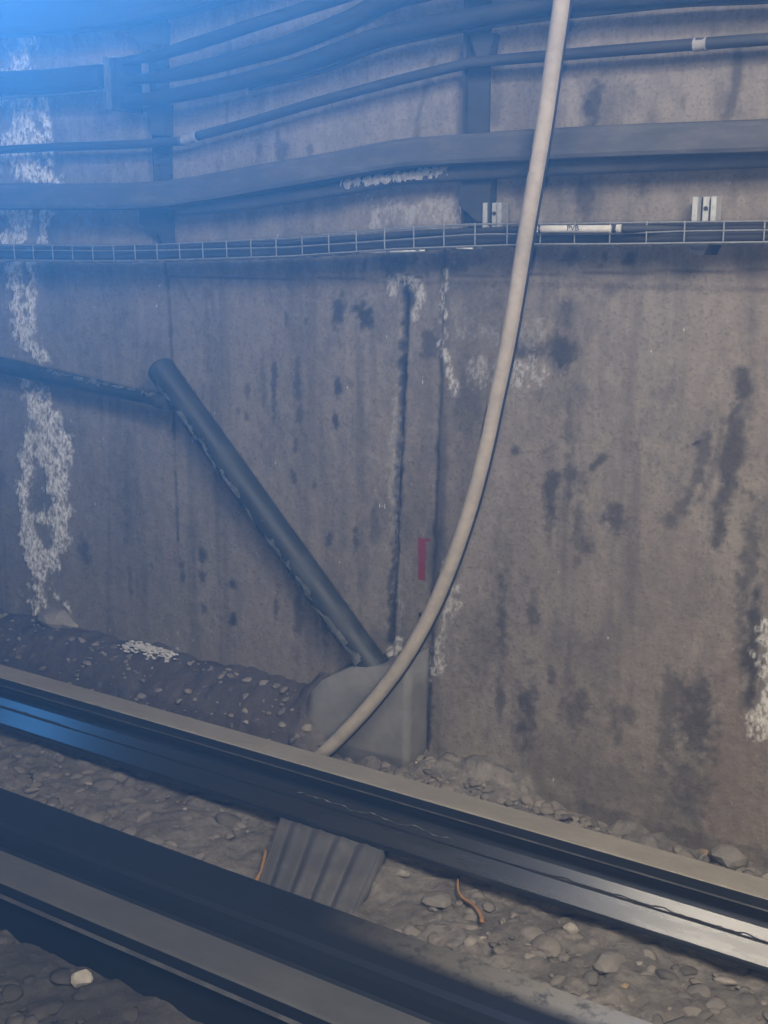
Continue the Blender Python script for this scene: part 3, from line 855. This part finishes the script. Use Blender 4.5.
# ------------------------------------------------------------------ wire tray
def build_tray():
    tr = thing('wire_cable_tray', at(530, 240, 3.20), 'long galvanised wire cable tray crossing the wall at mid height', 'cable tray')
    top = [(0, 245), (100, 246), (170, 244), (230, 241), (291, 238), (349, 232), (394, 228), (446, 225), (475, 224), (539, 224), (610, 223), (684, 222), (768, 221)]
    mid = [(0, 250), (100, 251), (170, 250), (291, 247), (394, 240), (475, 234), (539, 234), (610, 234), (684, 231), (768, 230)]
    bot = [(0, 260), (100, 261), (170, 260), (291, 256), (394, 249), (475, 246), (539, 244), (610, 244), (684, 243), (768, 242)]
    Yf, Yb = 3.10, 3.215
    def at_x(pts, Y, X):
        P = [at(x, y, Y) for x, y in pts]; return float(np.interp(X, [p.x for p in P], [p.z for p in P]))
    Xs = np.linspace(-6.2, 0.8, 90)
    zt = lambda X: at_x(top, Yf, X); zm = lambda X: at_x(mid, Yf, X); zb = lambda X: at_x(bot, Yf, X)
    def wire(name, fn, Y, r=0.0022, dz=0):
        bm = bmesh.new(); tube(bm, [Vector((X, Y, fn(X) + dz)) for X in Xs], r, 8); obj(name, bm, M['wire'], tr, smooth=True)
    wire('front_wire', zt, Yf); wire('front_wire', zm, Yf); wire('front_wire', zb, Yf, 0.0028)
    wire('rear_wire', zt, Yb - 0.01, 0.0028); wire('base_wire', zb, 3.14, 0.0028, -0.003); wire('base_wire', zb, 3.18, 0.0028, -0.003)
    rung_px = [(475, 235), (506, 235), (539, 235), (575, 235), (610, 235), (647, 235), (684, 235), (724, 235), (764, 235)]
    X0 = at(475, 235, Yf).x; stp = (at(764, 235, Yf).x - X0) / 8
    for i in range(-26, 17):
        X = X0 + i * stp
        if X < -5.0: continue
        a, c = zt(X), zb(X) + 0.0
        bm = bmesh.new()
        tube(bm, catmull([(X, Yf, a + 0.004), (X, Yf, c + 0.02), (X, Yf + 0.006, c - 0.003), (X, Yf + 0.05, c - 0.006), (X, Yb - 0.02, c - 0.004), (X, Yb - 0.008, c + 0.02), (X, Yb - 0.008, a + 0.004)], 4), 0.0022, 8)
        obj('cross_wire', bm, M['wire'], tr, smooth=True)
    # cables lying in it
    labs = ['thicker dark cable lying at the front of the wire tray', 'dark cable lying at the back of the wire tray', 'thin dark cable on top of the others in the wire tray']
    for (Y, r, dz, lab) in ((3.128, 0.0155, 0.016, labs[0]), (3.170, 0.020, 0.020, labs[1]), (3.150, 0.010, 0.042, labs[2])):
        k = thing('tray_cable', (-1.5, Y, zb(-1.5) + dz), lab, 'cable', 'cables in the wire tray')
        bm = bmesh.new(); tube(bm, [Vector((X, Y + 0.004 * mnoise.noise(Vector((X * 2, Y * 30, 0))), zb(X) + dz + 0.003 * mnoise.noise(Vector((X * 3, Y * 50, 5))))) for X in Xs], r, 12)
        obj('cable_sheath', bm, M['conduit'], k, smooth=True)
    # loose straight bars shining under the tray in the middle
    for (p, q, lab) in (((350, 250), (440, 245), 'upper shining loose rod under the wire tray, left of the middle post'),
                        ((352, 253), (425, 250.5), 'lower shining loose rod under the wire tray, left of the middle post'),
                        ((456, 248.5), (473, 248.5), 'short shining loose rod under the wire tray at the middle post')):
        Y = 3.13; a = at(*p, Y); b = at(*q, Y); bm = bmesh.new(); tube(bm, [a, a.lerp(b, .5), b], 0.003, 8)
        k = thing('loose_rod', a, lab, 'rod'); obj('rod_body', bm, M['galv'], k, smooth=True)
    # white junction tube with its small print
    a = at(541, 229, 3.086); b = at(611, 229, 3.086); r = px_r(8, 575, 229, 3.086)
    k = thing('junction_sleeve', a.lerp(b, .5), 'white sleeve with small black print, lying in the wire tray right of the hose', 'sleeve')
    bm = bmesh.new(); tube(bm, [a, a, a.lerp(b, .02), a.lerp(b, .98), b, b], [r * .6, r * .95, r, r, r * .95, r * .6], 18); obj('sleeve_body', bm, M['pale'], k, smooth=True)
    cu = bpy.data.curves.new('printed_text', 'FONT'); cu.body = 'PVB'; cu.size = 0.021; cu.extrude = 0.0006; cu.align_x = 'CENTER'; cu.align_y = 'CENTER'
    to = bpy.data.objects.new('printed_text_curve', cu); COL.objects.link(to)
    bpy.context.view_layer.update()
    me = bpy.data.meshes.new_from_object(to.evaluated_get(bpy.context.evaluated_depsgraph_get())); COL.objects.unlink(to); bpy.data.objects.remove(to)
    me.name = 'printed_text'; me.materials.clear(); me.materials.append(M['ink'])
    tx = bpy.data.objects.new('printed_text', me); COL.objects.link(tx); tx.parent = k
    c = at(574.5, 228.6, 3.086)
    tx.location = c + Vector((0, -r - 0.0004, 0.001)) - Vector(k.location); tx.rotation_euler = (radians(90), 0, 0); tag(tx, 'small black print')
    a = at(617, 228.5, 3.086); b = at(622, 228.5, 3.086); bm = bmesh.new(); tube(bm, [a, a, b, b], [r * .5, r, r, r * .5], 16)
    k = thing('cable_ring', a, 'white ring on the cable just right of the printed sleeve', 'ring'); obj('ring_body', bm, M['pale'], k)
    a = at(534, 229, 3.086); b = at(537, 229, 3.086); bm = bmesh.new(); tube(bm, [a, a, b, b], [r * .5, r * .9, r * .9, r * .5], 16)
    k = thing('cable_ring', a, 'small white ring beside the hose, left of the printed sleeve', 'ring'); obj('ring_body', bm, M['pale'], k)
    # thin dark cable leaving the ring to the right
    C = [at(622, 228.5, 3.086), at(640, 228.5, 3.10), at(684, 228, 3.122), at(768, 227, 3.122), at(768, 227, 3.122) + Vector((0.8, 0, 0))]
    k = thing('tray_cable', C[0], 'dark cable leaving the white ring towards the right', 'cable'); bm = bmesh.new(); tube(bm, catmull(C, 6), 0.0105, 12); obj('cable_sheath', bm, M['conduit'], k, smooth=True)


build_tray()


# slotted wall channels that carry the tray
def channel(x0, x1, ytop, ybot, label, foot):
    Y = 3.215
    a = at(x0, ytop, Y); b = at(x1, ybot, Y); w = b.x - a.x
    zt, zb_ = a.z, b.z - 0.03
    t = thing('slotted_channel', (a.x + w / 2, WALL, zb_), label, 'bracket', 'slotted channels holding the tray')
    bm = bmesh.new(); box(bm, a.x + w * .37, b.x - w * .37, 3.205, 3.225, zb_, zt); obj('back_web', bm, M['galv'], t, bevel=0.002)
    for s0, s1 in ((0.0, 0.22), (0.78, 1.0)):
        bm = bmesh.new(); box(bm, a.x + w * s0, a.x + w * s1, 3.190, 3.235, zb_, zt); obj('flange', bm, M['galv'], t, bevel=0.002)
    bm = bmesh.new(); box(bm, a.x + w * .02, b.x - w * .02, 3.222, 3.236, zb_, zt); o = obj('channel_back', bm, M['post'], t)
    c = Vector((a.x + w * .5, 3.204, zt - 0.03)); bm = bmesh.new(); tube(bm, [c + Vector((0, 0.002, 0)), c + Vector((0, -0.003, 0))], w * .09, 12); obj('bolt_hole', bm, M['post'], t)
    if foot:
        bm = bmesh.new(); p = [at(x, y, 3.15) for x, y in ((690, 243), (713, 243), (707, 255), (699, 255))]; prism(bm, [(v.x, v.z) for v in p], 3.12, 3.236)
        o = obj('foot_bracket', bm, M['post'], t); tag(o, 'dark tapered foot under the channel')


channel(487, 505, 203, 228, 'galvanised slotted wall channel just left of the hose', False)
channel(696, 718, 197, 226, 'galvanised slotted wall channel at the right, with a dark foot', True)


# ------------------------------------------------------------------ hanging hose
def build_hose():
    px = [(568, -60), (562, 0), (553.5, 60), (545, 120), (535, 180), (526.5, 230), (517, 290), (507.5, 345), (496, 400), (483, 460), (468, 515), (449, 570), (430, 614), (404, 660), (374, 700), (345, 732), (322, 754), (296, 776)]
    Ys = np.interp(np.arange(len(px)), [0, 8, 12, 16, 17], [3.02, 3.02, 3.0, 2.935, 2.915])
    P = [at(x, y, float(Y)) for (x, y), Y in zip(px, Ys)]
    P.insert(0, P[0] + Vector((0.06, 0.0, 0.9)))
    C = catmull(P, 8)
    r = 0.0232
    t = thing('hose', P[9], 'long beige hose hanging from above and curving down behind the far rail', 'hose')
    bm = bmesh.new(); R = [r * (1.0 - 0.06 * i / len(C)) for i in range(len(C))]; tube(bm, C, R, 20); obj('hose_tube', bm, M['hose'], t, smooth=True)
    side = []
    for i, p in enumerate(C):
        d = (C[min(i + 1, len(C) - 1)] - C[max(i - 1, 0)]).normalized()
        n = d.cross(Vector((0, 1, 0))).normalized()
        if n.x < 0: n = -n
        side.append(p + n * (r * 0.97) + Vector((0, 0.005, 0)))
    bm = bmesh.new(); tube(bm, side, 0.0048, 8); o = obj('edge_line', bm, M['matt_black'], t, smooth=True); tag(o, 'thin black line along the right edge of the hose')  # thin black line following the tube's right edge
    # faded red tape marks
    for i0, i1, nm in ((36, 40, 'tape_mark'), (73, 78, 'tape_mark')):
        bm = bmesh.new(); seg = C[i0:i1]
        red = dusty('faded_red_print', (0.40, 0.25, 0.21), (0.38, 0.31, 0.25), 0.85) if nm not in M else M[nm]; M[nm] = red
        # narrow print down the left flank
        vv = []
        for i, p in enumerate(seg):
            d = (seg[min(i + 1, len(seg) - 1)] - seg[max(i - 1, 0)]).normalized(); n = d.cross(Vector((0, 1, 0))).normalized()
            if n.x > 0: n = -n
            row = []
            for an in (20, 38, 56):
                row.append(bm.verts.new(p + (n * cos(radians(an)) + Vector((0, -1, 0)) * sin(radians(an))) * (r + 0.0004)))
            vv.append(row)
        for i in range(len(vv) - 1):
            for j in range(2): bm.faces.new((vv[i][j], vv[i][j + 1], vv[i + 1][j + 1], vv[i + 1][j]))
        bmesh.ops.solidify(bm, geom=bm.faces[:], thickness=0.0006)
        o = obj(nm, bm, red, t, smooth=True); tag(o, 'faded red mark on the hose')


build_hose()


# ------------------------------------------------------------------ stones
def stone_verts(seed, sub=2):
    bm = bmesh.new(); bmesh.ops.create_icosphere(bm, subdivisions=sub, radius=1)
    rs = random.Random(seed); ax = [Vector((rs.uniform(-1, 1), rs.uniform(-1, 1), rs.uniform(-1, 1))).normalized() for _ in range(7)]; cut = [rs.uniform(0.55, 0.85) for _ in ax]
    for v in bm.verts:
        p = v.co.copy()
        for a, c in zip(ax, cut):
            k = p.dot(a)
            if k > c: p -= a * (k - c) * 0.9
        v.co = p * (1 + 0.10 * mnoise.noise(p * 2 + Vector((seed, 0, 0))))
    bm.verts.ensure_lookup_table()
    V = np.array([v.co[:] for v in bm.verts]); Fc = np.array([[v.index for v in f.verts] for f in bm.faces]); bm.free()
    return V, Fc


PROTO = [stone_verts(i + 1) for i in range(10)]


def g_at(x, y):
    return float(ground_h(np.array(x), np.array(y)))


def build_ballast():
    Vs, Fs, off = [], [], 0
    def put(x, y, s, flat, sink):
        nonlocal off
        V, Fc = PROTO[rng.integers(10)]
        a = rng.uniform(0, 2 * pi); sx, sy, sz = s * rng.uniform(.8, 1.3), s * rng.uniform(.7, 1.1), s * flat * rng.uniform(.6, 1.0)
        W = V * (sx, sy, sz); tl = rng.uniform(-.5, .5)
        W = np.stack([W[:, 0], W[:, 1] * cos(tl) - W[:, 2] * sin(tl), W[:, 1] * sin(tl) + W[:, 2] * cos(tl)], 1)
        W = np.stack([W[:, 0] * cos(a) - W[:, 1] * sin(a), W[:, 0] * sin(a) + W[:, 1] * cos(a), W[:, 2]], 1)
        Vs.append(W + (x, y, g_at(x, y) + sz * sink)); Fs.append(Fc + off); off += len(V)
    def region(n, x0, x1, y0, y1, s0, s1, flat, sink=0.1, skip=None):
        for _ in range(n):
            x, y = rng.uniform(x0, x1), rng.uniform(y0, y1)
            if skip and skip(x, y): continue
            put(x, y, s0 + (s1 - s0) * rng.random() ** 2.2, flat, sink)
    ped = lambda x, y: -2.22 < x < -1.55 and y > 2.0
    region(1300, -4.6, -0.4, 2.16, 2.74, 0.007, 0.030, 0.55, -0.1, ped)
    region(160, -4.6, -0.4, 2.2, 2.72, 0.030, 0.062, 0.5, -0.25, ped)
    region(700, -3.6, -0.4, 1.2, 1.86, 0.008, 0.034, 0.45, -0.25)
    region(60, -3.6, -0.4, 1.2, 1.84, 0.03, 0.06, 0.4, -0.35)
    region(900, -2.0, -0.4, 2.88, 3.21, 0.008, 0.030, 0.7, 0.2)
    region(800, -5.2, -2.30, 2.88, 3.22, 0.005, 0.024, 0.6, 0.05)
    region(500, -2.25, -1.2, 2.90, 3.20, 0.006, 0.026, 0.7, 0.6)
    V = np.concatenate(Vs).astype(np.float32); Fc = np.concatenate(Fs).astype(np.int32)
    me = bpy.data.meshes.new('ballast'); me.vertices.add(len(V)); me.vertices.foreach_set('co', V.ravel())
    me.loops.add(Fc.size); me.loops.foreach_set('vertex_index', Fc.ravel()); me.polygons.add(len(Fc)); me.polygons.foreach_set('loop_start', np.arange(0, Fc.size, 3, dtype=np.int32))
    me.update(calc_edges=True); me.validate()
    mt, nt, b = new_mat('mixed_ballast')
    v = coords(nt); gi = nd(nt, 'ShaderNodeNewGeometry')
    cr = nd(nt, 'ShaderNodeValToRGB'); link(nt, gi.outputs['Random Per Island'], cr.inputs[0])
    e = cr.color_ramp.elements; e[0].position = 0; e[0].color = (0.11, 0.10, 0.088, 1); e[1].position = 1; e[1].color = (0.40, 0.35, 0.29, 1)
    for pos, cc in ((0.35, (0.155, 0.140, 0.122)), (0.75, (0.26, 0.23, 0.195)), (0.93, (0.20, 0.18, 0.155))):
        n = e.new(pos); n.color = (*cc, 1)
    f1, r1 = fac_noise(nt, v, 30, 6, 0.65, 0.35, 0.7)
    link(nt, front_shade(nt, mix(nt, math(nt, 'MULTIPLY', f1, 0.6), cr.outputs[0], (0.175, 0.158, 0.136))), b.inputs['Base Color']); b.inputs['Roughness'].default_value = 0.95
    b.inputs['Specular IOR Level'].default_value = 0.2; bump(nt, b, r1, 0.5, 0.01)
    me.materials.append(mt)
    o = bpy.data.objects.new('ballast', me); COL.objects.link(o); tag(o, 'loose dusty ballast stones strewn over the track bed', 'ballast', None, 'stuff')


build_ballast()


def stone(px, py, wpx, hpx, mat, label, flat=0.6, rot=0.3, proto=0, z=None, group='stones that stand out in the ballast'):
    zz = BASE if z is None else z
    p = onz(px, py, zz); p.z = g_at(p.x, p.y)
    sc = (p - Vector((0, 0, EYE))).length / F_PX
    V, Fc = PROTO[proto]
    s = wpx * sc / 2; W = V * (s, s * 0.85, s * flat)
    W = np.stack([W[:, 0] * cos(rot) - W[:, 1] * sin(rot), W[:, 0] * sin(rot) + W[:, 1] * cos(rot), W[:, 2]], 1)
    bm = bmesh.new(); vs = [bm.verts.new(w) for w in W]
    for f in Fc: bm.faces.new([vs[i] for i in f])
    bm.transform(Matrix.Translation(p + Vector((0, 0, s * flat * 0.45))))
    o = obj('stone', bm, mat, None, smooth=False, origin=p)
    tag(o, label, 'stone', group)


stone(82, 983, 22, 22, M['stone_pale'], 'pale rounded stone alone in front of the guard beam at the lower left', 0.8, 0.3, 0)
stone(609, 966, 36, 22, M['stone'], 'large flat oval stone between the rail and the guard beam at lower right', 0.45, 0.9, 1)
stone(570, 932, 20, 18, M['stone_pale'], 'pale stone close under the rail, left of the large oval stone', 0.7, 1.2, 2)
stone(470, 945, 16, 13, M['stone_pale'], 'pale knobbly stone below the orange wire, by the guard beam', 0.6, 2.0, 3)
stone(402, 876, 16, 14, M['stone_pale'], 'pale stone just right of the ribbed pedestal', 0.7, 0.2, 4)
stone(625, 990, 12, 12, M['ochre'], 'small ochre stone below the large oval stone', 0.7, 0.8, 5)
stone(436, 904, 30, 24, M['stone'], 'broad grey stone left of the orange wire', 0.5, 0.4, 6)
stone(515, 808, 11, 9, M['stone_pale'], 'small pale stone on the far side of the rail, near the middle of the photo', 0.7, 0.3, 7, 0.03)
stone(650, 841, 14, 9, M['ochre'], 'ochre stone resting behind the rail at the right', 0.7, 0.5, 8, 0.03)
stone(706, 852, 14, 8, M['ochre'], 'rightmost ochre stone behind the rail, below the brown stain', 0.6, 1.5, 9, 0.03)
stone(728, 862, 38, 26, M['stone'], 'big grey stone leaning at the wall foot by the right edge', 0.7, 0.2, 3, 0.03)
stone(66, 630, 60, 30, M['stone'], 'large lumpy brown grey rubble piece on the bank below the white crust', 0.35, 0.1, 2, 0.20)
stone(208, 662, 34, 20, M['stone'], 'flat dark slab on the rubble bank left of the footing', 0.3, 0.5, 5, 0.16)
stone(183, 682, 13, 9, M['stone_pale'], 'pale stone on the rubble bank, near the rail', 0.7, 0.5, 1, 0.11)
stone(75, 651, 10, 7, M['stone_pale'], 'small pale stone just below the lumpy brown rubble piece', 0.7, 0.5, 8, 0.14)


def crust_patch():
    a = Vector(at(125, 626, 3.20)); b = Vector(at(172, 640, 3.20)); bm = bmesh.new()
    for i in range(220):
        t = rng.random(); p = a.lerp(b, t) + Vector((rng.normal() * .012, rng.normal() * .013, 0))
        p.z = g_at(p.x, p.y) + 0.010 + 0.008 * rng.random()
        V, Fc = PROTO[rng.integers(10)]; s = rng.uniform(.003, .008)
        vs = [bm.verts.new(w * (s * 1.5, s, s * .6) + np.array(p)) for w in V]
        for f in Fc: bm.faces.new([vs[k] for k in f])
    o = obj('lime_crumbs', bm, M['lime'], None, origin=a.lerp(b, .5)); tag(o, 'streak of white lime crumbs on the dark rubble bank', 'lime crumbs', None, 'stuff')


crust_patch()

# orange wire by the ballast
pts = [onz(x, y, BASE + 0.022) for x, y in ((458, 878), (458, 890), (463, 898), (472, 904), (480, 914), (482, 922))]
bm = bmesh.new(); C = catmull(pts, 5); tube(bm, C, [0.0035 + 0.003 * (i / len(C)) for i in range(len(C))], 8)
o = obj('wire_scrap', bm, M['rust'], None, smooth=True, origin=pts[2]); tag(o, 'bent orange wire scrap lying on the ballast below the rail', 'wire')
bm = bmesh.new(); pts = [onz(x, y, BASE + 0.025) for x, y in ((266, 850), (262, 868), (256, 882))]; tube(bm, catmull(pts, 4), 0.006, 8)
o = obj('wire_scrap', bm, M['rust'], None, smooth=True, origin=pts[1]); tag(o, 'short straight orange scrap at the left edge of the ribbed pedestal', 'wire')
# small bent hook in the wall
bm = bmesh.new(); tube(bm, catmull([at(420, 614, 3.24), at(421.5, 618, 3.20), at(424, 624, 3.19)], 4), 0.005, 8)
o = obj('wall_hook', bm, M['matt_black'], None, smooth=True, origin=at(420, 614, 3.24)); tag(o, 'small dark hook in the wall below the red paint mark', 'hook')

try:
    S.cycles.use_denoising = True
    S.cycles.volume_bounces = 0
    S.cycles.max_bounces = 6
except Exception:
    pass
